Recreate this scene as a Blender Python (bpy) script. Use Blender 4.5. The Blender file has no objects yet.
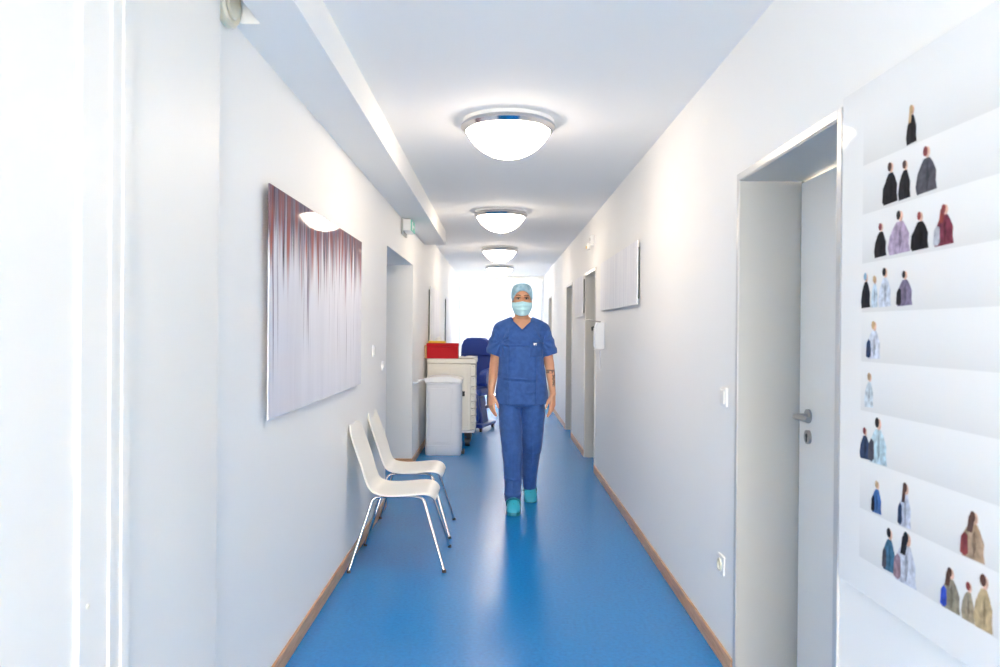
import bpy, bmesh, math, random
from mathutils import Vector, Matrix, noise
random.seed(7)
S = bpy.context.scene
C = S.collection
PI = math.pi

# ------------------------------------------------------------------ materials
def mat(name, col, rough=.5, metal=0., bump=None, coat=0., spec=.5, emit=None, sheen=0.):
    m = bpy.data.materials.new(name); m.use_nodes = True
    nt = m.node_tree; b = nt.nodes['Principled BSDF']
    b.inputs['Base Color'].default_value = (*col, 1)
    b.inputs['Roughness'].default_value = rough
    b.inputs['Metallic'].default_value = metal
    b.inputs['Coat Weight'].default_value = coat
    b.inputs['Coat Roughness'].default_value = .04
    b.inputs['Specular IOR Level'].default_value = spec
    b.inputs['Sheen Weight'].default_value = sheen
    if emit:
        b.inputs['Emission Color'].default_value = (*emit[0], 1)
        b.inputs['Emission Strength'].default_value = emit[1]
    tc = nt.nodes.new('ShaderNodeTexCoord')
    n = nt.nodes.new('ShaderNodeTexNoise')
    sc, st, di = bump if bump else (60., .04, .001)
    n.inputs['Scale'].default_value = sc; n.inputs['Detail'].default_value = 4
    nt.links.new(tc.outputs['Object'], n.inputs['Vector'])
    bp = nt.nodes.new('ShaderNodeBump')
    bp.inputs['Strength'].default_value = st; bp.inputs['Distance'].default_value = di
    nt.links.new(n.outputs['Fac'], bp.inputs['Height'])
    nt.links.new(bp.outputs['Normal'], b.inputs['Normal'])
    return m

def N(nt, t, **kw):
    n = nt.nodes.new(t)
    for k, v in kw.items():
        if k in n.inputs: n.inputs[k].default_value = v
        else: setattr(n, k, v)
    return n

def mottled(m, c1, c2, scale, lo=.35, hi=.65, stretch=None, detail=4):
    nt = m.node_tree; b = nt.nodes['Principled BSDF']
    tc = N(nt, 'ShaderNodeTexCoord'); mp = N(nt, 'ShaderNodeMapping')
    if stretch: mp.inputs['Scale'].default_value = stretch
    n = N(nt, 'ShaderNodeTexNoise'); n.inputs['Scale'].default_value = scale; n.inputs['Detail'].default_value = detail
    r = N(nt, 'ShaderNodeValToRGB')
    r.color_ramp.elements[0].position = lo; r.color_ramp.elements[0].color = (*c1, 1)
    r.color_ramp.elements[1].position = hi; r.color_ramp.elements[1].color = (*c2, 1)
    nt.links.new(tc.outputs['Object'], mp.inputs['Vector']); nt.links.new(mp.outputs['Vector'], n.inputs['Vector'])
    nt.links.new(n.outputs['Fac'], r.inputs['Fac']); nt.links.new(r.outputs['Color'], b.inputs['Base Color'])
    return m

M = {}
M['wall'] = mat('white wall paint', (.90, .893, .87), .6, bump=(140, .12, .002))
M['warm'] = mat('warm white lacquer', (.83, .81, .77), .45)
M['ceil'] = mat('ceiling paint', (.92, .912, .885), .8, bump=(120, .08, .001))
M['floor'] = mat('blue vinyl', (.012, .19, .50), .22, bump=(90, .05, .001))
mottled(M['floor'], (.001, .185, .52), (.004, .26, .66), 55, .3, .7, detail=8)
def vinyl_extra():
    # pale speckles and the faint seams of the vinyl sheets
    nt = M['floor'].node_tree; b = nt.nodes['Principled BSDF']
    base = b.inputs['Base Color'].links[0].from_socket
    tc = N(nt, 'ShaderNodeTexCoord')
    v = N(nt, 'ShaderNodeTexNoise'); v.inputs['Scale'].default_value = 170; v.inputs['Detail'].default_value = 2
    nt.links.new(tc.outputs['Object'], v.inputs['Vector'])
    r = N(nt, 'ShaderNodeValToRGB'); r.color_ramp.elements[0].position = .70; r.color_ramp.elements[1].position = .80
    r.color_ramp.elements[1].color = (.5, .5, .5, 1); nt.links.new(v.outputs['Fac'], r.inputs['Fac'])
    mx = N(nt, 'ShaderNodeMixRGB'); mx.inputs['Color2'].default_value = (.12, .4, .72, 1)
    nt.links.new(r.outputs['Color'], mx.inputs['Fac']); nt.links.new(base, mx.inputs['Color1'])
    nt.links.new(mx.outputs['Color'], b.inputs['Base Color'])
    big = N(nt, 'ShaderNodeTexNoise'); big.inputs['Scale'].default_value = 3; big.inputs['Detail'].default_value = 5
    nt.links.new(tc.outputs['Object'], big.inputs['Vector'])
    mr = N(nt, 'ShaderNodeMapRange'); mr.inputs['To Min'].default_value = .19; mr.inputs['To Max'].default_value = .30
    nt.links.new(big.outputs['Fac'], mr.inputs['Value']); nt.links.new(mr.outputs['Result'], b.inputs['Roughness'])
vinyl_extra()
M['oak'] = mat('oak skirting', (.45, .22, .11), .4)
mottled(M['oak'], (.50, .26, .13), (.70, .42, .24), 6, .3, .7, (14, 1.2, 14))
M['steel'] = mat('painted grey door frame', (.47, .47, .45), .38)
M['trimsteel'] = mat('pale frame edge', (.62, .61, .60), .3, .3)
M['leaf'] = mat('light grey door leaf', (.88, .86, .82), .45)
M['gasket'] = mat('dark door gasket', (.05, .07, .07), .6)
M['chrome'] = mat('chrome', (.60, .60, .62), .14, 1.)
M['satin'] = mat('satin steel', (.42, .41, .40), .28, 1.)
M['shell'] = mat('cream white seat plastic', (.86, .84, .79), .32)
M['black'] = mat('black rubber', (.02, .02, .022), .5)
M['navy'] = mat('navy vinyl upholstery', (.018, .055, .32), .28, bump=(80, .1, .002))
M['cream'] = mat('cream lacquered metal', (.80, .78, .71), .35)
M['binp'] = mat('white grey bin plastic', (.72, .75, .81), .35)
M['binlid'] = mat('white bin lid', (.82, .84, .87), .3)
M['red'] = mat('red plastic', (.50, .001, .010), .5, spec=.2)
M['yellow'] = mat('yellow plastic', (.85, .55, .02), .35)
M['paper'] = mat('white paper', (.86, .86, .86), .7)
M['white'] = mat('white plastic', (.84, .84, .83), .3)
M['agedw'] = mat('aged ivory plastic', (.80, .76, .62), .4)
M['tan'] = mat('tan cardboard', (.60, .38, .17), .7)
M['scrub'] = mat('blue scrub fabric', (.022, .075, .26), .85, bump=(220, .25, .003), sheen=.1)
mottled(M['scrub'], (.026, .085, .28), (.036, .11, .36), 30)
M['scrubseam'] = mat('scrub seam', (.03, .10, .32), .85)
M['skin'] = mat('skin', (.66, .34, .205), .5, bump=(120, .1, .001))
M['skin'].node_tree.nodes['Principled BSDF'].inputs['Subsurface Weight'].default_value = .08
M['skin'].node_tree.nodes['Principled BSDF'].inputs['Subsurface Scale'].default_value = .02
M['cap'] = mat('light blue cap fabric', (.22, .46, .60), .85, bump=(60, .5, .01))
mottled(M['cap'], (.26, .48, .61), (.46, .66, .75), 40)
M['mask'] = mat('pale blue face mask', (.50, .80, .86), .8)
M['teal'] = mat('teal rubber', (.03, .41, .56), .45)
M['tealdark'] = mat('dark teal rubber', (.012, .22, .29), .5)
M['hair'] = mat('brown brow hair', (.10, .05, .03), .7)
M['eyew'] = mat('eye white', (.50, .46, .43), .3)
M['iris'] = mat('dark iris', (.05, .04, .03), .1)
M['ink'] = mat('tattoo ink', (.05, .06, .07), .7)
M['lamp'] = mat('opal lamp glass', (.9, .9, .9), .3, emit=((1, .84, .67), 8.))
M['green'] = mat('green exit legend', (.10, .55, .42), .4)
M['alu'] = mat('brushed aluminium', (.5, .5, .5), .35, .9)

def art_birch():
    m = mat('birch forest print under acrylic', (.8, .8, .8), .5, coat=.42, spec=0.)
    nt = m.node_tree; b = nt.nodes['Principled BSDF']
    tc = N(nt, 'ShaderNodeTexCoord'); sep = N(nt, 'ShaderNodeSeparateXYZ'); nt.links.new(tc.outputs['Object'], sep.inputs[0])
    def streak(sy, sz, off, lo, hi, detail=3):
        mp = N(nt, 'ShaderNodeMapping'); mp.inputs['Scale'].default_value = (0, sy, sz); mp.inputs['Location'].default_value = (off, off, off)
        n = N(nt, 'ShaderNodeTexNoise'); n.inputs['Scale'].default_value = 1; n.inputs['Detail'].default_value = detail
        nt.links.new(tc.outputs['Object'], mp.inputs[0]); nt.links.new(mp.outputs[0], n.inputs[0])
        r = N(nt, 'ShaderNodeMapRange'); r.inputs['From Min'].default_value = lo; r.inputs['From Max'].default_value = hi
        nt.links.new(n.outputs['Fac'], r.inputs['Value']); return r.outputs['Result']
    def math_(op, a, c):
        k = N(nt, 'ShaderNodeMath', operation=op, use_clamp=(op != 'ADD'))
        for i, s in enumerate((a, c)):
            if isinstance(s, (int, float)): k.inputs[i].default_value = s
            else: nt.links.new(s, k.inputs[i])
        return k.outputs[0]
    def mix(fac, c1, c2):
        k = N(nt, 'ShaderNodeMixRGB'); nt.links.new(fac, k.inputs[0])
        for i, s in ((1, c1), (2, c2)):
            if isinstance(s, tuple): k.inputs[i].default_value = (*s, 1)
            else: nt.links.new(s, k.inputs[i])
        return k.outputs[0]
    def mr(s, a, c):
        r = N(nt, 'ShaderNodeMapRange'); r.inputs['From Min'].default_value = a; r.inputs['From Max'].default_value = c
        r.interpolation_type = 'SMOOTHSTEP'; nt.links.new(s, r.inputs['Value']); return r.outputs['Result']
    z = sep.outputs['Z']                                   # 0 .. .87 up the picture
    wob = streak(26, 1.1, 3, .25, .75)
    zz = math_('ADD', z, math_('MULTIPLY', wob, .45))      # ragged lower edge of the canopy
    canopy = mr(zz, .76, 1.0)
    pale = mix(streak(9, .8, 9, .35, .7), (.76, .75, .80), (.83, .82, .87))
    trunk = streak(30, .6, 20, .60, .67, 2)
    trunkmask = math_('MULTIPLY', trunk, mr(z, .0, .40))
    pale = mix(math_('MULTIPLY', trunkmask, .95), pale, (.13, .07, .13))
    can = mix(streak(45, 2.5, 31, .42, .58), (.02, .01, .03), (.40, .33, .42))
    can = mix(math_('MULTIPLY', streak(18, 1.5, 44, .47, .60), .85), can, (.42, .07, .03))
    top = mr(z, .66, .86)
    can = mix(math_('MULTIPLY', top, .55), can, (.06, .035, .065))
    out = mix(math_('MULTIPLY', canopy, .95), pale, can)
    nt.links.new(out, b.inputs['Base Color'])
    return m
M['birch'] = art_birch()

def art_pale():
    m = mat('pale lavender streak print', (.7, .7, .75), .55, spec=.2)
    mottled(m, (.82, .82, .86), (.92, .92, .94), 1, .35, .65, (1, 16, .9), 3)
    return m
M['pale'] = art_pale()

def poster_mat():
    m = mat('white gloss panel with faint grey bands', (.8, .8, .8), .5, coat=.5, spec=.1)
    nt = m.node_tree; b = nt.nodes['Principled BSDF']
    tc = N(nt, 'ShaderNodeTexCoord'); sep = N(nt, 'ShaderNodeSeparateXYZ'); nt.links.new(tc.outputs['Object'], sep.inputs[0])
    def mth(op, a, c, cl=False):
        k = N(nt, 'ShaderNodeMath', operation=op, use_clamp=cl)
        for i, s in enumerate((a, c)):
            if isinstance(s, (int, float)): k.inputs[i].default_value = s
            else: nt.links.new(s, k.inputs[i])
        return k.outputs[0]
    # local z 0..1.30, bands .1255 high starting .089 up; local y .11 .. .633
    t = mth('FRACT', mth('DIVIDE', mth('SUBTRACT', sep.outputs['Z'], .089), .1255), 0)
    low = mth('SUBTRACT', 1.0, t); low = mth('POWER', low, 1.6)
    k = mth('MULTIPLY', low, 1.0)
    for s, lo, hi in (('Z', .089, 1.218), ('Y', .11, .633)):
        k = mth('MULTIPLY', k, mth('GREATER_THAN', sep.outputs[s], lo)); k = mth('MULTIPLY', k, mth('LESS_THAN', sep.outputs[s], hi))
    mx = N(nt, 'ShaderNodeMixRGB'); mx.inputs[1].default_value = (.82, .815, .80, 1); mx.inputs[2].default_value = (.71, .705, .69, 1)
    nt.links.new(k, mx.inputs[0]); nt.links.new(mx.outputs[0], b.inputs['Base Color'])
    return m
M['poster'] = poster_mat()

def glass_mat():
    m = bpy.data.materials.new('window glass'); m.use_nodes = True; nt = m.node_tree; nt.nodes.clear()
    o = N(nt, 'ShaderNodeOutputMaterial'); t = N(nt, 'ShaderNodeBsdfTransparent'); g = N(nt, 'ShaderNodeBsdfGlossy')
    g.inputs['Roughness'].default_value = .02; mx = N(nt, 'ShaderNodeMixShader'); mx.inputs[0].default_value = .06
    nt.links.new(t.outputs[0], mx.inputs[1]); nt.links.new(g.outputs[0], mx.inputs[2]); nt.links.new(mx.outputs[0], o.inputs[0]); return m
M['glass'] = glass_mat()
def blind_mat():
    m = bpy.data.materials.new('translucent white blind'); m.use_nodes = True; nt = m.node_tree; nt.nodes.clear()
    o = N(nt, 'ShaderNodeOutputMaterial'); t = N(nt, 'ShaderNodeBsdfTranslucent'); d = N(nt, 'ShaderNodeBsdfDiffuse'); tr = N(nt, 'ShaderNodeBsdfTransparent')
    t.inputs[0].default_value = (.34, .385, .46, 1); d.inputs[0].default_value = (.85, .85, .87, 1)
    mx = N(nt, 'ShaderNodeMixShader'); mx.inputs[0].default_value = .5; m2 = N(nt, 'ShaderNodeMixShader'); m2.inputs[0].default_value = .05
    nt.links.new(t.outputs[0], mx.inputs[1]); nt.links.new(d.outputs[0], mx.inputs[2])
    nt.links.new(mx.outputs[0], m2.inputs[1]); nt.links.new(tr.outputs[0], m2.inputs[2]); nt.links.new(m2.outputs[0], o.inputs[0]); return m
M['blind'] = blind_mat()

# ------------------------------------------------------------------ mesh helpers
def B(): return bmesh.new()
def box(bm, x0, x1, y0, y1, z0, z1, mi=0, bev=0., seg=2):
    vs = [bm.verts.new(p) for p in ((x0,y0,z0),(x1,y0,z0),(x1,y1,z0),(x0,y1,z0),(x0,y0,z1),(x1,y0,z1),(x1,y1,z1),(x0,y1,z1))]
    fs = [bm.faces.new([vs[i] for i in q]) for q in ((0,3,2,1),(4,5,6,7),(0,1,5,4),(1,2,6,5),(2,3,7,6),(3,0,4,7))]
    for f in fs: f.material_index = mi
    if bev:
        es = list({e for f in fs for e in f.edges})
        r = bmesh.ops.bevel(bm, geom=es, offset=bev, segments=seg, profile=.5, affect='EDGES')
        for f in r['faces']: f.material_index = mi
    return bm
def prism(bm, poly, a0, a1, axis='Y', mi=0):
    """poly in the plane across `axis`, extruded from a0 to a1."""
    def P(p, a):
        return {'Y': (p[0], a, p[1]), 'X': (a, p[0], p[1]), 'Z': (p[0], p[1], a)}[axis]
    A = [bm.verts.new(P(p, a0)) for p in poly]; D = [bm.verts.new(P(p, a1)) for p in poly]
    n = len(poly)
    fs = [bm.faces.new(A), bm.faces.new(D[::-1])] + [bm.faces.new((A[i], D[i], D[(i+1) % n], A[(i+1) % n])) for i in range(n)]
    for f in fs: f.material_index = mi
    bmesh.ops.recalc_face_normals(bm, faces=fs); return bm
def cyl(bm, p0, p1, r0, r1=None, seg=24, mi=0):
    r1 = r0 if r1 is None else r1
    p0, p1 = Vector(p0), Vector(p1); d = p1 - p0
    q = d.to_track_quat('Z', 'Y').to_matrix().to_4x4()
    r = bmesh.ops.create_cone(bm, cap_ends=True, segments=seg, radius1=max(r0, 1e-5), radius2=max(r1, 1e-5), depth=d.length, matrix=Matrix.Translation((p0+p1)/2) @ q)
    for v in r['verts']:
        for f in v.link_faces: f.material_index = mi
    return bm
def ell(bm, c, r, seg=24, rot=None, mi=0):
    mtx = Matrix.Translation(c) @ (rot or Matrix()) @ Matrix.Diagonal((*r, 1))
    k = bmesh.ops.create_uvsphere(bm, u_segments=seg, v_segments=max(8, seg//2), radius=1, matrix=mtx)
    for v in k['verts']:
        for f in v.link_faces: f.material_index = mi
    return bm
def cap(bm, p0, p1, r0, r1, seg=16):
    ell(bm, p0, (r0,)*3, seg); ell(bm, p1, (r1,)*3, seg); cyl(bm, p0, p1, r0, r1, seg); return bm
def chain(bm, pts, rs, seg=16):
    for i in range(len(pts)-1): cap(bm, pts[i], pts[i+1], rs[i], rs[i+1], seg)
def tube(bm, pts, r, seg=12, round_=.0, mi=0):
    """swept tube through the points, corners rounded by radius round_"""
    P = [Vector(p) for p in pts]; out = [P[0]]
    for i in range(1, len(P)-1):
        a, b, c = P[i-1], P[i], P[i+1]
        if round_ > 0:
            u = (a-b).normalized(); v = (c-b).normalized(); k = min(round_, (a-b).length*.45, (c-b).length*.45)
            for t in range(7):
                s = t/6; out.append((b+u*k)*(1-s)**2 + b*2*s*(1-s) + (b+v*k)*s**2)
        else: out.append(b)
    out.append(P[-1]); rings = []
    up = Vector((0, 0, 1)); d0 = (out[1]-out[0]).normalized()
    nrm = d0.cross(up); nrm = nrm.normalized() if nrm.length > .01 else Vector((1, 0, 0))
    for i, p in enumerate(out):
        d = (out[min(i+1, len(out)-1)] - out[max(i-1, 0)]).normalized()
        nrm = (nrm - d*nrm.dot(d)).normalized(); bn = d.cross(nrm)
        rings.append([bm.verts.new(p + (nrm*math.cos(2*PI*k/seg) + bn*math.sin(2*PI*k/seg))*r) for k in range(seg)])
    fs = []
    for a, b in zip(rings, rings[1:]):
        for k in range(seg): fs.append(bm.faces.new((a[k], a[(k+1) % seg], b[(k+1) % seg], b[k])))
    fs += [bm.faces.new(rings[0][::-1]), bm.faces.new(rings[-1])]
    for f in fs: f.material_index = mi
    return bm
def lathe(bm, prof, c=(0, 0, 0), seg=48, mi=0, axis='Z'):
    rings = []
    for r, z in prof:
        ring = []
        for k in range(seg):
            a = 2*PI*k/seg; x, y = r*math.cos(a), r*math.sin(a)
            p = (x, y, z) if axis == 'Z' else (z, x, y)
            ring.append(bm.verts.new((c[0]+p[0], c[1]+p[1], c[2]+p[2])))
        rings.append(ring)
    for a, b in zip(rings, rings[1:]):
        for k in range(seg): bm.faces.new((a[k], a[(k+1) % seg], b[(k+1) % seg], b[k])).material_index = mi
    for rg in (rings[0], rings[-1]):
        bm.faces.new(rg).material_index = mi
    bmesh.ops.recalc_face_normals(bm, faces=bm.faces); return bm
def sgn(x): return (x > 0) - (x < 0)
def loft(bm, rings, seg=40):
    """rings: (cx, cy, z, rx, ry[, power]) horizontal super-ellipses"""
    R = []
    for g in rings:
        cx, cy, z, rx, ry = g[:5]; n = g[5] if len(g) > 5 else 2.
        tz = g[6] if len(g) > 6 else 0.
        ring = []
        for k in range(seg):
            a = 2*PI*k/seg; ca, sa = math.cos(a), math.sin(a)
            x = rx*sgn(ca)*abs(ca)**(2/n); y = ry*sgn(sa)*abs(sa)**(2/n)
            ring.append(bm.verts.new((cx+x, cy+y, z + tz*y)))
        R.append(ring)
    for a, b in zip(R, R[1:]):
        for k in range(seg): bm.faces.new((a[k], a[(k+1) % seg], b[(k+1) % seg], b[k]))
    bm.faces.new(R[0]); bm.faces.new(R[-1]); bmesh.ops.recalc_face_normals(bm, faces=bm.faces); return bm

def obj(name, bm, m, parent=None, loc=(0, 0, 0), smooth=False, origin=None, bevel=0.):
    me = bpy.data.meshes.new(name)
    if origin is not None:
        bmesh.ops.translate(bm, verts=bm.verts, vec=-Vector(origin)); loc = origin
    bmesh.ops.recalc_face_normals(bm, faces=bm.faces)
    bm.to_mesh(me); bm.free()
    for k in (m if isinstance(m, (list, tuple)) else [m]): me.materials.append(M[k])
    if smooth:
        for p in me.polygons: p.use_smooth = True
    o = bpy.data.objects.new(name, me); C.objects.link(o); o.location = loc
    if parent is not None: o.parent = parent
    if smooth == 'auto':
        me.set_sharp_from_angle(angle=math.radians(38))
    if bevel:
        bv = o.modifiers.new('bevel', 'BEVEL'); bv.width = bevel; bv.segments = 2; bv.limit_method = 'ANGLE'
    return o
def thing(name, label, cat, loc=(0, 0, 0), rz=0., group=None):
    o = bpy.data.objects.new(name, None); C.objects.link(o); o.location = loc; o.rotation_euler = (0, 0, rz)
    o.empty_display_size = .1; tag(o, label, cat, group); return o
def tag(o, label, cat, group=None):
    o['label'] = label; o['category'] = cat
    if group: o['group'] = group
    return o
def struct(name, bm, m, parent=None, **kw):
    o = obj(name, bm, m, parent, **kw)
    if parent is None: o['kind'] = 'structure'
    return o
def sroot(name, loc=(0, 0, 0)):
    o = bpy.data.objects.new(name, None); C.objects.link(o); o.location = loc; o['kind'] = 'structure'; o.empty_display_size = .1; return o
def copy_tree(o, parent=None):
    c = o.copy(); C.objects.link(c); c.parent = parent
    for ch in list(o.children): copy_tree(ch, c)
    return c
def bake(o):
    dg = bpy.context.evaluated_depsgraph_get(); dg.update()
    me = bpy.data.meshes.new_from_object(o.evaluated_get(dg)); old = o.data; o.modifiers.clear(); o.data = me
    bpy.data.meshes.remove(old)
def remesh(o, voxel, smooth=3, fac=.5):
    r = o.modifiers.new('r', 'REMESH'); r.mode = 'VOXEL'; r.voxel_size = voxel; r.use_smooth_shade = True
    if smooth:
        s = o.modifiers.new('s', 'SMOOTH'); s.iterations = smooth; s.factor = fac
    bake(o)
    for p in o.data.polygons: p.use_smooth = True

# ------------------------------------------------------------------ dimensions of the corridor (metres)
XL, XR, ZC, YE, YB = -.8775, .9555, 2.552, 16.0, -4.2
DOORS = [(2.11, 2.97), (7.39, 8.23), (9.73, 10.52), (13.46, 14.26)]
DH = 1.99
NICHE = (5.867, 7.66, 2.045)

b = B(); box(b, XL-1.4, XR+.5, YB, YE+.02, -.08, 0); struct('floor', b, 'floor')
b = B(); box(b, XL-1.4, XR+.5, YB, YE+.3, ZC, ZC+.1); struct('ceiling', b, 'ceil')
# right wall with four door openings
b = B(); y = YB
for a, c in DOORS:
    box(b, XR, XR+.45, y, a, 0, ZC); box(b, XR, XR+.45, a, c, DH, ZC); y = c
box(b, XR, XR+.45, y, YE, 0, ZC); struct('wall_right', b, 'wall')
# left wall with the niche opening
b = B(); y0, y1, zn = NICHE
box(b, XL-.30, XL, 2.22, y0, 0, ZC); box(b, XL-.30, XL, y0, y1, zn, ZC); box(b, XL-.30, XL, y1, YE, 0, ZC)
struct('wall_left', b, 'wall')
b = B(); box(b, XL-1.3, XL-.30, y0-.1, y0, 0, 2.3); box(b, XL-1.3, XL-.30, y1, y1+.1, 0, 2.3); box(b, XL-1.4, XL-1.3, y0-.1, y1+.1, 0, 2.3)
box(b, XL-1.3, XL-.30, y0, y1, zn, zn+.1)
struct('wall_niche', b, 'wall')
# projecting wall nearest the camera, with its door
XP = -.83
b = B(); box(b, XL-.30, XP, 1.63, 2.22, 0, ZC); box(b, XL-.30, XP, .60, 1.63, 2.31, ZC); box(b, XL-.30, XP, YB, .60, 0, ZC)
struct('wall_left_projection', b, 'warm')
# soffit under the ceiling at the left, ends at 8.85 m; a notch leaves room for the round sounder
b = B(); prism(b, [(XL, 2.47), (-.79, 2.47), (-.79, 2.0), (XL+.0475, 2.0), (XP, YB), (-.632, YB), (-.632, 8.85), (XL, 8.85)], 2.389, ZC, 'Z')
struct('ceiling_soffit', b, 'ceil')
# rear opening frame: wall behind the camera, opening added wide to let daylight in
b = B(); box(b, XL-.3, XP-.03, YB-.15, YB, 0, ZC); box(b, XR-.01, XR+.45, YB-.15, YB, 0, ZC); box(b, XP-.03, XR-.01, YB-.15, YB, 2.5, ZC)
struct('wall_front', b, 'wall')
# end wall round a full-height window
WX0, WX1, WZ1 = -.85, .93, 2.50
b = B(); box(b, XL-.3, WX0, YE, YE+.22, 0, ZC); box(b, WX1, XR+.45, YE, YE+.22, 0, ZC); box(b, WX0, WX1, YE, YE+.22, WZ1, ZC)
struct('wall_end', b, 'wall')
w = sroot('window_1')
b = B()
for a, c in ((WX0, WX0+.05), (WX1-.05, WX1), (.01, .07)): box(b, a, c, YE+.10, YE+.16, .05, WZ1-.05)
box(b, WX0, WX1, YE+.10, YE+.16, 0, .05); box(b, WX0, WX1, YE+.10, YE+.16, WZ1-.05, WZ1)
obj('window_frame', b, 'white', w)
b = B(); box(b, WX0+.05, .01, YE+.125, YE+.135, .05, WZ1-.05); box(b, .07, WX1-.05, YE+.125, YE+.135, .05, WZ1-.05); obj('pane', b, 'glass', w)
# curtain rail and translucent vertical blind slats
t = thing('vertical_blind', 'white translucent vertical blind across the bright window at the corridor end', 'blind', (0, YE+.05, 0))
b = B(); box(b, WX0, WX1, -.02, .02, 2.455, 2.495); obj('rail', b, 'white', t)
for i in range(14):
    b = B(); x = WX0+.06+i*.128; box(b, -.0645, .0645, -.001, .001, .04, 2.45)
    s = obj('slat', b, 'blind', t, (x, 0, 0)); s.rotation_euler = (0, 0, .10)
# skirting boards
def skirt(bm, x0, x1, y0, y1):
    box(bm, x0, x1, y0, y1, 0, .07); return bm
b = B(); y = YB
for a, c in DOORS: skirt(b, XR-.012, XR, y, a-.035); y = c+.035
skirt(b, XR-.012, XR, y, YE); struct('baseboard_right', b, 'oak', bevel=.003)
b = B(); skirt(b, XL, XL+.012, 2.22, y0); skirt(b, XL, XL+.012, y1-.012, YE)
skirt(b, XL-1.3, XL, y1-.012, y1); skirt(b, XL-1.3, XL, y0, y0+.012); skirt(b, XL-1.3, XL-1.288, y0+.012, y1-.012)
struct('baseboard_left', b, 'oak', bevel=.003)

# doors on the right: steel lining, recessed leaf, lever handle, key rose
def door(n, a, c, full):
    r = sroot('door_%d' % n)
    X = XR; d = .235; b = B()
    box(b, X-.004, X+d+.04, c-.004, c+.0, 0, DH); box(b, X-.004, X+d+.04, a, a+.004, 0, DH); box(b, X-.004, X+d+.04, a, c, DH-.004, DH)
    obj('door_frame', b, 'steel', r)
    b = B(); w_ = .028
    box(b, X-.008, X, c, c+w_, 0, DH+w_); box(b, X-.008, X, a-w_, a, 0, DH+w_); box(b, X-.008, X, a, c, DH, DH+w_)
    obj('frame_edge', b, 'trimsteel', r, bevel=.002)
    b = B(); box(b, X+d, X+d+.04, a+.012, c-.012, .008, DH-.012); lf = obj('door_leaf', b, 'leaf', r, bevel=.002)
    b = B(); box(b, X+d+.004, X+d+.012, c-.012, c-.004, 0, DH-.004); box(b, X+d+.004, X+d+.012, a+.004, a+.012, 0, DH-.004); obj('gasket', b, 'gasket', r)
    if full:
        yh = c-.105; b = B()
        cyl(b, (X+d-.009, yh, 1.07), (X+d, yh, 1.07), .0265, seg=32)
        tube(b, [(X+d-.005, yh, 1.07), (X+d-.058, yh, 1.07), (X+d-.058, yh-.135, 1.07)], .0105, 14, .018)
        obj('lever_handle', b, 'satin', lf, smooth='auto')
        b = B(); cyl(b, (X+d-.009, yh, .99), (X+d, yh, .99), .0265, seg=32); obj('lock_rose', b, 'satin', lf, smooth='auto')
        b = B(); cyl(b, (X+d-.011, yh, .995), (X+d-.0092, yh, .995), .008, seg=16); box(b, X+d-.011, X+d-.0092, yh-.004, yh+.004, .972, .992); obj('key_cylinder', b, 'gasket', lf)
for i, (a, c) in enumerate(DOORS): door(i+1, a, c, True)
# door in the projecting wall at the left, beside the camera
r = sroot('door_5')
b = B()
for a, c in ((1.47, 1.655), (.56, .745)):
    box(b, XP, XP+.012, a, c, 0, 2.40)
box(b, XP, XP+.012, .745, 1.47, 2.24, 2.40)
obj('door_frame', b, 'warm', r, bevel=.0015)
b = B(); 
for a, c in ((1.575, 1.595), (1.625, 1.66)): box(b, XP+.012, XP+.017, a, c, 0, 2.40)
obj('frame_moulding', b, 'warm', r, bevel=.0015)
b = B(); cyl(b, (XP+.012, 1.50, .83), (XP+.014, 1.50, .83), .005, seg=12); obj('screw_cover', b, 'agedw', r)
b = B(); box(b, XP-.045, XP+.004, .75, 1.466, .008, 2.235); obj('door_leaf', b, 'warm', r)

# ------------------------------------------------------------------ ceiling lamps
def make_lamp():
    t = thing('ceiling_lamp', 'x', 'lamp', (0, 0, 0), group='round dome ceiling lamps along the corridor')
    b = B(); lathe(b, [(.10, -.019), (.250, -.019), (.256, -.023), (.262, -.032), (.262, -.041), (.246, -.060), (.236, -.062), (.232, -.055), (.10, -.035)], seg=64)
    obj('chrome_ring', b, 'chrome', t, smooth='auto')
    b = B(); lathe(b, [(.10, 0), (.252, 0), (.2515, -.0185), (.10, -.0185)], seg=64); obj('shadow_stop_drum', b, 'white', t, smooth='auto')  # white drum added to fill the gap where the ring would cast shadow
    Rs = (.236**2+.150**2)/(2*.150); am = math.asin(.236/Rs)
    prof = [(Rs*math.sin(am*(1-i/16)), -.058-(Rs*math.cos(am*(1-i/16))-Rs*math.cos(am))) for i in range(16)] + [(.004, -.216)]
    b = B(); lathe(b, [(.05, -.05)] + prof, seg=64); obj('glass_dome', b, 'lamp', t, smooth=True)
    return t
lamp = make_lamp()
LL = ['large dome ceiling lamp with chrome ring nearest the camera', 'second dome ceiling lamp from the camera, level with the exit sign',
      'third dome ceiling lamp from the camera, above the masked person\'s cap', 'smallest and farthest dome ceiling lamp by the bright window',
      'unseen dome ceiling lamp added behind the camera for fill light']
for i, (x, y) in enumerate([(.045, 4.18), (.014, 7.35), (.005, 10.6), (.012, 13.6), (.04, -1.9)]):  # the last lamp is unseen, added behind the camera to even the light
    o = lamp if i == 0 else copy_tree(lamp)
    o.location = (x, y, ZC); o['label'] = LL[i]

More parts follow.
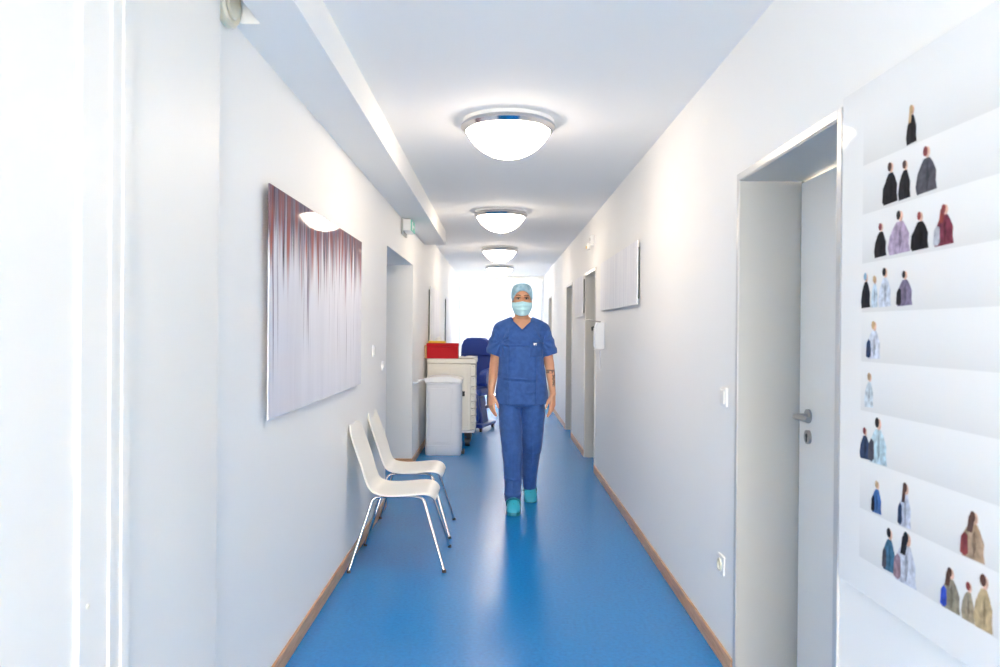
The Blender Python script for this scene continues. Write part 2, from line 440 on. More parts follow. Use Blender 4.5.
# ------------------------------------------------------------------ pictures
t = thing('wall_picture', 'large acrylic picture of purple, orange and pale vertical streaks on left wall', 'picture', (XL+.012, 2.77, 1.05))
b = B(); box(b, .012, .018, 0, 1.86, 0, .875); obj('picture_face', b, 'birch', t, bevel=.001)
b = B(); box(b, 0, .0115, .12, 1.74, .1, .775); box(b, -.012, 0, .3, .36, .5, .6); box(b, -.012, 0, 1.5, 1.56, .5, .6); obj('mounting_frame', b, 'alu', t)
def small_pic(name, label, y0, y1, z0, z1, side, group=None):
    if side > 0:
        t = thing(name, label, 'picture', (XR, y0, z0), group=group); s = -1
    else:
        t = thing(name, label, 'picture', (XL, y0, z0), group=group); s = 1
    b = B(); box(b, min(s*.018, s*.026), max(s*.018, s*.026), 0, y1-y0, 0, z1-z0); obj('picture_face', b, 'pale', t, bevel=.001)
    b = B(); box(b, min(0, s*.0178), max(0, s*.0178), .05, y1-y0-.05, .04, z1-z0-.04); obj('mounting_frame', b, 'gasket', t)
small_pic('wall_picture', 'wide pale lavender panel on right wall above the soap dispenser', 5.05, 6.87, 1.571, 2.003, 1)
small_pic('wall_picture', 'pale lavender panel on right wall between the two far grey doorways', 8.30, 9.17, 1.550, 2.005, 1)
small_pic('wall_picture', 'pale panel on left wall above the red box', 9.35, 10.75, 1.05, 1.93, -1)
small_pic('wall_picture', 'pale panel on left wall nearest the far window', 12.2, 13.6, 1.05, 1.93, -1)

# big panel with printed little figures on the right wall
PT = thing('photo_panel', 'tall white glossy photo panel with rows of tiny walking people on right wall', 'picture', (.9465, 1.295, .726)); PT.rotation_euler.z = .020
b = B(); box(b, 0, .006, 0, .745, 0, 1.30); obj('panel_face', b, 'poster', PT, bevel=.001)
b = B(); box(b, .0062, .0245, .08, .66, .08, 1.2); obj('mounting_frame', b, 'alu', PT)
FM = {}
def fm(c):
    k = 'print %.2f %.2f %.2f' % c
    if k not in M: M[k] = mottled(mat(k, c, .6, spec=.12), tuple(x*.7 for x in c), tuple(min(1, x*1.25) for x in c), 60)
    return k
BLK, PLUM, LIL, SKY, NAV, OLV, CAM, TEA, GRY, CHR = (.012, .012, .017), (.20, .04, .07), (.42, .33, .45), (.50, .60, .68), (.035, .055, .12), (.27, .24, .18), (.50, .38, .22), (.06, .16, .26), (.42, .43, .47), (.08, .08, .10)
SKN, HB, HBL, HRED, HK = (.70, .45, .34), (.10, .05, .04), (.50, .35, .20), (.25, .05, .05), (.02, .02, .025)
# (y_far, y_near, z_bottom, z_top, coat, hair, bag colour or None, long hair)
FIG = [
 (1.731,1.690,1.822,1.911,BLK,HBL,None,1),
 (1.830,1.765,1.700,1.800,BLK,HB,BLK,0), (1.762,1.712,1.700,1.791,BLK,HB,None,0), (1.690,1.612,1.700,1.803,CHR,HRED,None,0),
 (1.868,1.812,1.576,1.660,BLK,HRED,None,0), (1.803,1.712,1.576,1.678,LIL,HK,None,0), (1.706,1.640,1.576,1.662,BLK,HRED,BLK,0), (1.620,1.552,1.576,1.664,PLUM,HRED,GRY,1),
 (1.930,1.885,1.453,1.543,BLK,(.25,.42,.58),None,0), (1.880,1.850,1.453,1.533,SKY,HBL,None,0), (1.845,1.790,1.453,1.549,(.55,.60,.68),HK,None,0), (1.764,1.700,1.453,1.535,(.20,.17,.26),HK,BLK,0),
 (1.900,1.835,1.325,1.420,(.62,.66,.74),HBL,NAV,0),
 (1.908,1.866,1.202,1.290,(.55,.62,.66),HBL,None,0),
 (1.929,1.880,1.069,1.150,NAV,HRED,None,0), (1.885,1.800,1.067,1.182,(.50,.64,.70),HK,CHR,0),
 (1.868,1.822,.945,1.026,(.06,.15,.38),HBL,BLK,0), (1.748,1.696,.943,1.047,(.52,.56,.66),HB,NAV,1), (1.518,1.445,.942,1.039,(.42,.30,.20),HB,HRED,1),
 (1.814,1.758,.820,.925,TEA,HK,CHR,0), (1.763,1.672,.813,.935,(.55,.58,.66),HK,(.30,.20,.24),1), (1.582,1.518,.815,.905,OLV,HB,(.04,.08,.45),1),
 (1.514,1.474,.815,.895,(.34,.28,.20),HRED,None,0), (1.475,1.420,.815,.925,CAM,HB,None,0)]
for yf, yn, zb, zt, coat, hair, bag, lh in FIG:
    W = yf-yn; H = zt-zb; yc = (yf+yn)/2
    f = B()
    def poly(pts, mi, x):
        # pts in unit figure space: u 0 (far, left in view) .. 1, v 0 .. 1
        P = [(yf - u*W - 1.295, zb + v*H - .726) for u, v in pts]
        prism(f, P, x, x-.0004, 'X', mi)
    def oval(cu, cv, ru, rv, mi, x, n=14):   # ru, rv in units of H
        poly([(cu + ru*H/W*math.cos(2*PI*k/n), cv + rv*math.sin(2*PI*k/n)) for k in range(n)], mi, x)
    j = random.uniform(-.04, .04); hu = .56 + j
    poly([(.05, 0), (-.03, .18), (.07, .45), (.24, .63), (hu-.16, .74), (hu+.12, .74), (.80, .62), (.96, .42), (.94, .2), (1.0, .02)], 0, -.0001)
    oval(hu+.03, .855, .085, .12, 1, -.0005)
    oval(hu-.07, .89, .085, .11, 2, -.0009)
    if lh: poly([(hu-.30, .55), (hu-.22, .88), (hu, .97), (hu, .80), (hu-.08, .55)], 2, -.0013)
    if bag: poly([(-.02, .06), (.02, .40), (.16, .52), (.30, .46), (.32, .10), (.2, .02)], 3, -.0013)
    poly([(.55, .05), (.50, .5), (.60, .62), (.66, .3)], 4, -.0013)
    mats = [fm(coat), fm(SKN), fm(hair), fm(bag or coat), fm(tuple(c*.6 for c in coat))]
    obj('printed_figure', f, mats, PT)

# ------------------------------------------------------------------ small wall fittings
t = thing('wall_switch', 'white rocker switch on left wall between picture and niche', 'switch', (XL, 5.25, 1.236))
b = B(); box(b, 0, .010, -.04, .04, -.04, .04, bev=.003); obj('plate', b, 'white', t)
b = B(); box(b, .0102, .016, -.028, .028, -.028, .028, bev=.002); obj('rocker', b, 'warm', t)
t = thing('push_button', 'small round white button on left wall right at the niche edge', 'switch', (XL, 5.66, 1.112))
b = B(); lathe(b, [(.038, 0), (.038, .008), (.032, .012), (.01, .0125)], axis='X', seg=32); obj('plate', b, 'white', t, smooth='auto')
b = B(); lathe(b, [(.014, .0127), (.013, .017), (.004, .018)], axis='X', seg=24); obj('button', b, 'warm', t, smooth='auto')
t = thing('wall_switch', 'white rocker switch on right wall beside the near grey door frame', 'switch', (XR, 3.15, 1.116))
b = B(); box(b, -.010, 0, -.04, .04, -.04, .04, bev=.003); obj('plate', b, 'white', t)
b = B(); box(b, -.016, -.0102, -.028, .028, -.028, .028, bev=.002); obj('rocker', b, 'warm', t)
t = thing('wall_socket', 'low white power socket on right wall beside the near grey door frame', 'socket', (XR, 3.17, .406))
b = B(); box(b, -.010, 0, -.04, .04, -.04, .04, bev=.003); obj('plate', b, 'white', t)
b = B(); lathe(b, [(.027, -.0102), (.027, -.016), (.021, -.016), (.019, -.0103), (.004, -.0103)], axis='X', seg=32); obj('socket_well', b, 'agedw', t, smooth='auto')
# soap/disinfectant dispenser
t = thing('disinfectant_dispenser', 'white wall dispenser with long elbow lever on right wall beside far doorway', 'dispenser', (XR, 6.80, 1.225))
b = B(); prism(b, [(0, 0), (-.075, 0), (-.088, .02), (-.088, .19), (-.07, .235), (0, .245)], -.045, .045, 'Y'); obj('housing', b, 'binlid', t, bevel=.004)
b = B(); tube(b, [(-.03, .0, .246), (-.10, 0, .252), (-.165, 0, .274)], .007, 10, .03); box(b, -.175, -.12, -.02, .02, .262, .268); obj('elbow_lever', b, 'satin', t, smooth='auto')
b = B(); cyl(b, (-.105, 0, .20), (-.105, 0, .165), .010, .007, 14); box(b, -.105, -.0885, -.006, .006, .192, .204); obj('nozzle', b, 'gasket', t)
b = B(); box(b, -.09, -.02, -.035, .035, -.005, -.0002, bev=.002); box(b, -.036, -.03, -.02, .02, -.2, -.0052); obj('label_strip', b, 'white', t)
# door call lamps
t = thing('call_lamp', 'small white call lamp with amber lens high on right wall', 'lamp', (XR, 7.9, 2.24))
b = B(); box(b, -.035, 0, -.04, .04, 0, .07, bev=.006); obj('housing', b, 'white', t)
b = B(); box(b, -.041, -.0352, -.022, .022, .012, .04, bev=.002); obj('amber_lens', b, 'yellow', t)
t = thing('alarm_sounder', 'small white sounder box high on right wall beside the call lamp', 'alarm', (XR, 7.60, 2.25))
b = B(); box(b, -.035, 0, -.035, .035, 0, .11, bev=.006); obj('housing', b, 'white', t)
b = B(); box(b, -.038, -.0352, -.025, .025, .05, .08); obj('grille', b, 'steel', t)
# round sounder under the soffit
t = thing('round_sounder', 'round ivory sounder high on left wall at the top left corner', 'alarm', (XL, 2.375, 2.425))
b = B(); lathe(b, [(.078, 0), (.084, .008), (.084, .024), (.076, .031), (.066, .031), (.062, .028), (.004, .028)], axis='X', seg=40); obj('housing', b, 'agedw', t, smooth='auto')
b = B(); lathe(b, [(.058, .0302), (.052, .036), (.004, .038)], axis='X', seg=40); obj('front_dome', b, 'agedw', t, smooth='auto')
# exit sign
t = thing('exit_sign', 'green and white emergency exit sign box on left wall beneath the soffit', 'sign', (XL, 6.70, 2.262))
b = B(); box(b, .018, .085, 0, .30, .01, .115, bev=.004); obj('housing', b, 'white', t)
b = B(); box(b, 0, .0178, -.01, .31, -.02, .125, bev=.002); obj('back_plate', b, 'steel', t)
b = B(); box(b, .0852, .092, .008, .292, .014, .111); fc = obj('legend_plate', b, 'green', t)
b = B(); X = .0924
def flat(bm, pts): prism(bm, pts, X-.0003, X+.0006, 'X')
flat(b, [(.14, .05), (.20, .05), (.20, .035), (.235, .063), (.20, .09), (.20, .075), (.14, .075)])
flat(b, [(.05, .024), (.10, .024), (.10, .10), (.05, .10)]); obj('arrow_and_door', b, 'white', fc)

# ------------------------------------------------------------------ chairs
def make_chair():
    t = thing('visitor_chair', 'x', 'chair', group='white shell chairs along the left wall')
    prof = [(-.296,.822),(-.290,.79),(-.272,.735),(-.248,.67),(-.222,.60),(-.200,.535),(-.184,.487),(-.160,.455),(-.12,.440),(-.05,.434),(.03,.439),(.10,.447),(.150,.449),(.186,.440),(.206,.420),(.212,.400)]
    wid = [.148,.174,.184,.190,.190,.185,.182,.187,.200,.212,.216,.214,.208,.198,.182,.158]
    n = 14; b = B(); R = []
    for (x, z), w in zip(prof, wid):
        row = []
        for k in range(n+1):
            u = -1+2*k/n; y = w*u
            back = max(0, min(1, (z-.46)/.12)); dish = (1-u*u)
            row.append(b.verts.new((x - .022*dish*back + .006*back, y, z - .012*dish*(1-back) - (0.012*abs(u)**6)*(1-back))))
        R.append(row)
    for a, c in zip(R, R[1:]):
        for k in range(n): b.faces.new((a[k], a[k+1], c[k+1], c[k]))
    o = obj('seat_shell', b, 'shell', t, smooth=True)
    so = o.modifiers.new('s', 'SOLIDIFY'); so.thickness = .014; so.offset = 0
    ss = o.modifiers.new('ss', 'SUBSURF'); ss.levels = 2; ss.render_levels = 2
    bake(o)
    for s in (-1, 1):
        b = B(); tube(b, [(-.268, s*.265, .012), (-.150, s*.175, .405), (-.10, s*.172, .414), (0, s*.172, .416)], .0085, 12, .05); obj('leg', b, 'chrome', t, smooth='auto')
        b = B(); tube(b, [(.270, s*.245, .012), (.145, s*.175, .405), (.10, s*.172, .414), (0.001, s*.172, .416)], .0085, 12, .05); obj('leg', b, 'chrome', t, smooth='auto')
        for x, y in ((-.270, .267), (.272, .2465)):
            b = B(); cyl(b, (x, s*y, .0), (x, s*y, .016), .012, .011, 16); obj('foot_cap', b, 'black', t, smooth='auto')
    b = B(); tube(b, [(-.09, -.172, .412), (-.09, .172, .412)], .007); tube(b, [(.09, -.172, .412), (.09, .172, .412)], .007); obj('cross_bar', b, 'chrome', t, smooth='auto')
    b = B(); box(b, -.10, -.02, -.19, .19, .416, .421); box(b, -.015, .02, .15, .185, .398, .409); obj('mounting_plate', b, 'black', t)
    return t
ch = make_chair(); ch.location = (-.573, 4.535, 0); ch['label'] = 'white shell chair with chrome legs, nearer the camera of the two by left wall'
c2 = copy_tree(ch); c2.location = (-.586, 5.225, 0); c2['label'] = 'white shell chair with chrome legs, the farther one, in front of the bin'

# ------------------------------------------------------------------ bin
t = thing('waste_bin', 'tall pale grey plastic waste bin standing before the trolley', 'bin', (-.605, 8.43, 0))
b = B(); R = []
loft(b, [(0,0,0,.195,.165,7),(0,0,.01,.200,.170,7),(0,0,.11,.202,.172,7),(0,0,.112,.198,.168,7),(0,0,.78,.198,.168,7),(0,0,.785,.204,.174,7),(0,0,.80,.204,.174,7)], 64)
obj('body', b, 'binp', t, smooth='auto')
b = B(); box(b, -.15, .10, -.176, -.166, .14, .74, bev=.004); box(b, -.12, .07, -.180, -.1765, .30, .56, bev=.002); box(b, .112, .117, -.172, -.166, .14, .76); obj('front_panel', b, 'binp', t)
b = B(); prof = [(-.206, .802), (.206, .802), (.206, .835), (.15, .858), (.05, .870), (-.05, .872), (-.15, .864), (-.206, .845)]
prism(b, prof, -.178, .178, 'Y'); obj('lid', b, 'binlid', t, bevel=.01)
b = B(); tube(b, [(-.20, -.08, .825), (-.245, -.08, .83), (-.245, .12, .83), (-.20, .12, .825)], .009, 10, .02); obj('side_handle', b, 'binlid', t, smooth='auto')
b = B(); box(b, .196, .232, -.06, .06, .0, .022, bev=.004); cyl(b, (.215, -.03, .03), (.235, -.03, .03), .028, seg=20); obj('foot_pedal', b, 'black', t)

t = thing('wall_rail', 'short white rail on left wall between the niche corner and the bin', 'rail', (XL, 7.75, .835))
b = B(); tube(b, [(.004, .0, 0), (.035, 0, 0), (.035, .44, 0), (.004, .44, 0)], .012, 12, .02); obj('bar', b, 'binlid', t, smooth='auto')
for yy in (0, .44):
    b = B(); cyl(b, (0, yy, 0), (.004, yy, 0), .024); obj('mounting_plate', b, 'binlid', t, smooth='auto')

# ------------------------------------------------------------------ trolley
t = thing('medical_trolley', 'cream metal medical trolley on black castors behind the bin', 'trolley', (-.585, 9.18, 0))
b = B(); box(b, -.255, .262, -.28, .28, .195, .985, bev=.006); obj('cabinet', b, 'cream', t)
b = B(); box(b, -.20, .225, -.285, -.2803, .24, .93, bev=.003); obj('side_panel', b, 'cream', t)
b = B(); box(b, -.262, .325, -.29, .29, .987, 1.045, bev=.012); obj('worktop', b, 'cream', t)
b = B(); box(b, -.255, .31, -.285, .285, .165, .193, bev=.008); obj('base_plate', b, 'binlid', t)
z = .205
for i, h in enumerate((.085, .085, .085, .085, .085, .085, .125, .145)):
    b = B(); box(b, .263, .312, -.27, .27, z, z+h-.008, bev=.004); d = obj('drawer', b, 'cream', t)
    b = B(); box(b, .3125, .322, -.12, .12, z+h-.035, z+h-.022, bev=.003); obj('drawer_handle', b, 'satin', d)
    b = B(); cyl(b, (.29, -.272, z+h-.03), (.29, -.2703, z+h-.03), .006, seg=10); obj('drawer_bolt', b, 'steel', d); z += h
b = B(); box(b, .16, .19, -.295, -.2855, .60, .66, bev=.003); obj('lock', b, 'black', t)
for x in (-.19, .225):
    for y in (-.22, .22):
        b = B(); cyl(b, (x-.028, y, .05), (x+.028, y, .05), .05, seg=24); box(b, x-.036, x-.030, y-.02, y+.02, .05, .13); box(b, x+.030, x+.036, y-.02, y+.02, .05, .13)
        box(b, x-.038, x+.038, y-.03, y+.03, .12, .16, bev=.004); obj('castor', b, 'black', t, smooth='auto')
t = thing('red_box', 'bright red plastic box lying on the trolley top', 'box', (-.665, 8.99, 1.045))
b = B(); box(b, -.185, .185, -.08, .08, 0, .145, bev=.005); obj('body', b, 'red', t)
b = B(); box(b, -.19, .19, -.085, .085, .1455, .182, bev=.006); obj('lid', b, 'red', t)
b = B(); box(b, .10, .15, -.092, -.0855, .10, .165, bev=.002); obj('latch', b, 'red', t)
t = thing('sharps_container', 'yellow container peeking out behind the red box on the trolley', 'container', (-.75, 9.20, 1.045))
b = B(); loft(b, [(0,0,0,.085,.08,5),(0,0,.185,.105,.095,5)], 40); obj('body', b, 'yellow', t, smooth='auto')
b = B(); loft(b, [(0,0,.1855,.108,.098,5),(0,0,.205,.105,.095,5)], 40); obj('lid', b, 'yellow', t, smooth='auto')
b = B(); loft(b, [(0.02,0,.2055,.05,.05,3),(0.02,0,.225,.045,.045,3),(0.03,0,.255,.02,.02)], 30); obj('white_cap', b, 'white', t, smooth='auto')
t = thing('cardboard_folder', 'tan cardboard folder standing between the left wall and the red box', 'folder', (-.861, 9.02, 1.046))
b = B(); box(b, -.014, .004, -.11, .11, 0, .155); box(b, .0045, .006, -.10, .10, 0, .15); tag(obj('x', b, 'tan', t), 'x', 'x'); x = t.children[0]; x.name = 'cover'; del x['label']; del x['category']
for i, (x, y, a, g) in enumerate([(-.385, 9.03, .1, 'crumpled'), (-.335, 9.33, -.15, 'flat')]):
    b = B(); n = 10; vs = []
    for r_ in range(n+1):
        row = []
        for c_ in range(n+1):
            u, v = r_/n-.5, c_/n-.5
            row.append(b.verts.new((u*(.18 if i == 0 else .12), v*.24, .006 + (.03 if i == 0 else .012)*abs(noise.noise(Vector((u*4+i*7, v*4, 1)))) )))
        vs.append(row)
    for r_ in range(n):
        for c_ in range(n): b.faces.new((vs[r_][c_], vs[r_+1][c_], vs[r_+1][c_+1], vs[r_][c_+1]))
    o = obj('paper_towel', b, 'paper', None, (x, y, 1.052), smooth=True); o.rotation_euler.z = a
    so = o.modifiers.new('s', 'SOLIDIFY'); so.thickness = .005; so.offset = -1.; so.use_even_offset = False
    tag(o, 'crumpled white paper beside the red box on the trolley' if i == 0 else 'small white paper at the trolley top\'s aisle edge', 'paper')

# ------------------------------------------------------------------ recliner
t = thing('treatment_recliner', 'navy blue padded treatment recliner with headrest behind the trolley', 'chair', (-.355, 10.55, 0), -.28)
def pad(name, x0, x1, y0, y1, z0, z1, bev, m='navy', rx=0., piv=None):
    b = B(); box(b, x0, x1, y0, y1, z0, z1, bev=bev, seg=5)
    if rx: bmesh.ops.rotate(b, verts=b.verts, cent=piv, matrix=Matrix.Rotation(rx, 3, 'X'))
    return obj(name, b, m, t, smooth='auto')
pad('seat', -.25, .25, -.42, .12, .48, .60, .05)
pad('backrest', -.255, .255, .10, .22, .56, 1.22, .055, rx=-.16, piv=(0, .15, .56))
b = B(); prism(b, [(-.225, 0), (.225, 0), (.205, .17), (.165, .235), (.10, .25), (-.10, .25), (-.165, .235), (-.205, .17)], -.05, .05, 'Y')
bmesh.ops.bevel(b, geom=b.edges[:], offset=.02, segments=3, affect='EDGES'); bmesh.ops.translate(b, verts=b.verts, vec=(0, .16, 1.03)); obj('headrest', b, 'navy', t, smooth='auto')
pad('leg_rest', -.23, .23, -.54, -.42, .14, .54, .045, rx=.12, piv=(0, -.45, .5))
for s in (-1, 1):
    b = B(); x = s*.265
    prism(b, [(-.40, .66), (-.42, .72), (-.40, .80), (-.33, .84), (.10, .86), (.13, .80), (.08, .74), (-.25, .68), (-.33, .62)], x-.05, x+.05, 'X')
    bmesh.ops.bevel(b, geom=b.edges[:], offset=.015, segments=3, affect='EDGES'); obj('armrest', b, 'navy', t, smooth='auto')
    b = B(); box(b, x-.02*s-.02, x-.02*s+.02, -.06, .0, .30, .74); box(b, min(s*.2, x), max(s*.2, x), -.06, 0, .30, .34); obj('arm_bracket', b, 'alu', t)
b = B(); prism(b, [(-.20, .06), (.20, .06), (.14, .46), (-.14, .46)], -.14, .14, 'Y'); obj('column_cover', b, 'navy', t, bevel=.02)
b = B(); box(b, -.26, .26, -.36, .30, .055, .10, bev=.015); obj('base', b, 'navy', t)
for x in (-.22, .22):
    for y in (-.31, .25):
        b = B(); cyl(b, (x-.015, y, .032), (x+.015, y, .032), .032, seg=20); box(b, x-.02, x+.02, y-.012, y+.012, .03, .06); obj('castor', b, 'black', t, smooth='auto')

# ------------------------------------------------------------------ the person
PX, PY = .182, 5.88
P = thing('person', 'person in blue scrubs, face mask, cap and teal clogs walking down the corridor', 'person', (PX, PY, 0))
hipR, kneeR, ankR = (-.09, .02, .90), (-.077, -.06, .50), (-.060, -.050, .10)
hipL, kneeL, ankL = (.09, .02, .90), (.092, .05, .49), (.090, .30, .155)

def hand(bm, wr, s):
    """hand hanging from wrist wr, s=-1 person's right; thumb side towards the viewer"""
    wr = Vector(wr); d = Vector((-s*.04, -.10, -1)).normalized()
    n = Vector((-s*.82, .57, 0)).normalized(); n = (n - d*n.dot(d)).normalized(); w = n.cross(d)
    if w.y > 0: w = -w
    # palm
    for u, r0, r1 in ((-.026, .0135, .0115), (-.009, .0150, .0125), (.009, .0155, .0130), (.026, .0145, .0125)):
        cap(bm, wr + w*u*.55, wr + w*u + d*.088, r0, r1, 12)
    specs = [(.029, .040, .026, .022, .0088), (.010, .045, .029, .023, .0090), (-.010, .042, .027, .022, .0086), (-.028, .033, .021, .019, .0076)]
    for i, (u, a, b_, c_, r) in enumerate(specs):
        p = wr + w*u + d*.088; ang = .02 + .05*i
        for L, da in ((a, .12), (b_, .28), (c_, .25)):
            ang += da*(.75+.12*i); dd = d*math.cos(ang) + n*math.sin(ang) + w*(.05 if i == 0 else -.03*(i-1))
            q = p + dd.normalized()*L; cap(bm, p, q, r, r*.92, 12); p = q; r *= .92
    p = wr + w*.024 + d*.022; q = p + (w*.48 + d*.85 + n*.30).normalized()*.045
    cap(bm, p, q, .0150, .0115, 12); r_ = q + (w*.18 + d*.95 + n*.25).normalized()*.032; cap(bm, q, r_, .0112, .0098, 12)
    e = r_ + (d*.95 + n*.30).normalized()*.024; cap(bm, r_, e, .0098, .0082, 12)

def make_body():
    b = B()
    # head, face
    ell(b, (0, .015, 1.668), (.073, .092, .088), 32); ell(b, (0, -.008, 1.61), (.066, .078, .075), 32); ell(b, (0, -.030, 1.555), (.046, .050, .052), 24)
    ell(b, (0, -.062, 1.522), (.022, .018, .018), 16)                        # chin
    ell(b, (0, -.068, 1.655), (.052, .022, .016), 20)                        # brow ridge
    for s in (-1, 1):
        ell(b, (s*.037, -.058, 1.603), (.022, .020, .020), 16)               # cheeks
        ell(b, (s*.073, .012, 1.618), (.009, .020, .032), 16)                # ears
        ell(b, (s*.010, -.100, 1.588), (.008, .009, .008), 12)               # nostrils
        ell(b, (s*.009, -.082, 1.547), (.016, .009, .006), 12)               # lips
    cap(b, (0, -.080, 1.645), (0, -.104, 1.592), .008, .012, 14)
    # neck and trunk
    cap(b, (0, .018, 1.58), (0, .022, 1.47), .052, .056, 24)
    for s in (-1, 1):
        cap(b, (s*.02, .025, 1.478), (s*.125, .02, 1.408), .036, .040, 18)   # shoulder slope
        cap(b, (s*.02, -.055, 1.435), (s*.100, -.020, 1.415), .020, .024, 14) # collar bone
    loft(b, [(0,.02,1.02,.115,.085),(0,.015,1.15,.130,.095),(0,.005,1.28,.148,.112),(0,.002,1.36,.150,.108),(0,.005,1.42,.130,.090),(0,.01,1.47,.075,.066)])
    loft(b, [(0,.02,.86,.150,.105),(0,.02,.95,.145,.100),(0,.02,1.04,.115,.086)])
    # arms
    for s in (-1, 1):
        sh, el, wr = (s*.158, .01, 1.405), (s*(.214 if s < 0 else .222), .02, 1.11), (s*(.236 if s < 0 else .246), -.035, .895)
        chain(b, [sh, (s*.190, .015, 1.27), el], [.050, .044, .038], 20)
        mid = tuple(el[i]*.65 + wr[i]*.35 for i in range(3))
        chain(b, [el, mid, tuple(el[i]*.3 + wr[i]*.7 for i in range(3)), wr], [.036, .036, .028, .0225], 20)
        ell(b, wr, (.024, .029, .03), 16); hand(b, wr, s)
    # legs and feet
    for h, k, a in ((hipR, kneeR, ankR), (hipL, kneeL, ankL)):
        chain(b, [h, tuple((h[i]+k[i])/2 for i in range(3)), k], [.088, .072, .052], 20)
        m = tuple(k[i]*.65 + a[i]*.35 for i in range(3)); chain(b, [k, m, a], [.052, .050, .036], 20)
    cap(b, ankR, (-.062, -.20, .045), .032, .022, 16); cap(b, ankR, (-.060, -.01, .065), .036, .033, 16)
    cap(b, ankL, (.090, .22, .062), .030, .022, 16); cap(b, ankL, (.090, .335, .125), .034, .031, 16)
    o = obj('body', b, 'skin', P); remesh(o, .0042, 3, .5); return o
body = make_body()
def tattoo_skin():
    m = M['skin']; nt = m.node_tree; bs = nt.nodes['Principled BSDF']
    tc = N(nt, 'ShaderNodeTexCoord'); sep = N(nt, 'ShaderNodeSeparateXYZ'); nt.links.new(tc.outputs['Object'], sep.inputs[0])
    def mth(op, a, c=0, cl=True):
        k = N(nt, 'ShaderNodeMath', operation=op, use_clamp=cl)
        for i, s in enumerate((a, c)):
            if isinstance(s, (int, float)): k.inputs[i].default_value = s
            else: nt.links.new(s, k.inputs[i])
        return k.outputs[0]
    def rng(s, a, c): return mth('MULTIPLY', mth('GREATER_THAN', sep.outputs[s], a), mth('LESS_THAN', sep.outputs[s], c))
    n = N(nt, 'ShaderNodeTexNoise'); n.inputs['Scale'].default_value = 70; nt.links.new(tc.outputs['Object'], n.inputs[0])
    ink1 = mth('MULTIPLY', rng('Z', 1.055, 1.083), mth('GREATER_THAN', n.outputs['Fac'], .45))       # band over the inner elbow
    ink2 = mth('MULTIPLY', rng('Z', .955, 1.06), mth('GREATER_THAN', n.outputs['Fac'], .47)); ink2 = mth('MULTIPLY', ink2, mth('GREATER_THAN', sep.outputs['X'], .240))
    ink = mth('MULTIPLY', mth('MAXIMUM', ink1, ink2), mth('GREATER_THAN', sep.outputs['X'], .17))
    mx = N(nt, 'ShaderNodeMixRGB'); mx.inputs[1].default_value = (.66, .34, .205, 1); mx.inputs[2].default_value = (.12, .09, .08, 1)
    nt.links.new(mth('MULTIPLY', ink, .85), mx.inputs[0]); nt.links.new(mx.outputs[0], bs.inputs['Base Color'])
tattoo_skin()
# eyes and brows
for s in (-1, 1):
    b = B(); ell(b, (s*.031, -.0745, 1.634), (.0145, .0115, .0085), 20); e = obj('eye', b, 'eyew', P, smooth=True)
    b = B(); ell(b, (s*.031, -.0850, 1.634), (.0065, .0025, .0065), 16); obj('iris', b, 'iris', e, smooth=True)
    b = B(); tube(b, [(s*.014, -.0860, 1.6385), (s*.024, -.0885, 1.6435), (s*.036, -.0865, 1.6435), (s*.048, -.0765, 1.6370)], .0032, 8, .006); obj('eyelid', b, 'hair', P, smooth=True)
    b = B(); tube(b, [(s*.013, -.0895, 1.6540), (s*.028, -.0900, 1.6620), (s*.048, -.0805, 1.6570)], .0036, 8, .012); obj('eyebrow', b, 'hair', P, smooth=True)

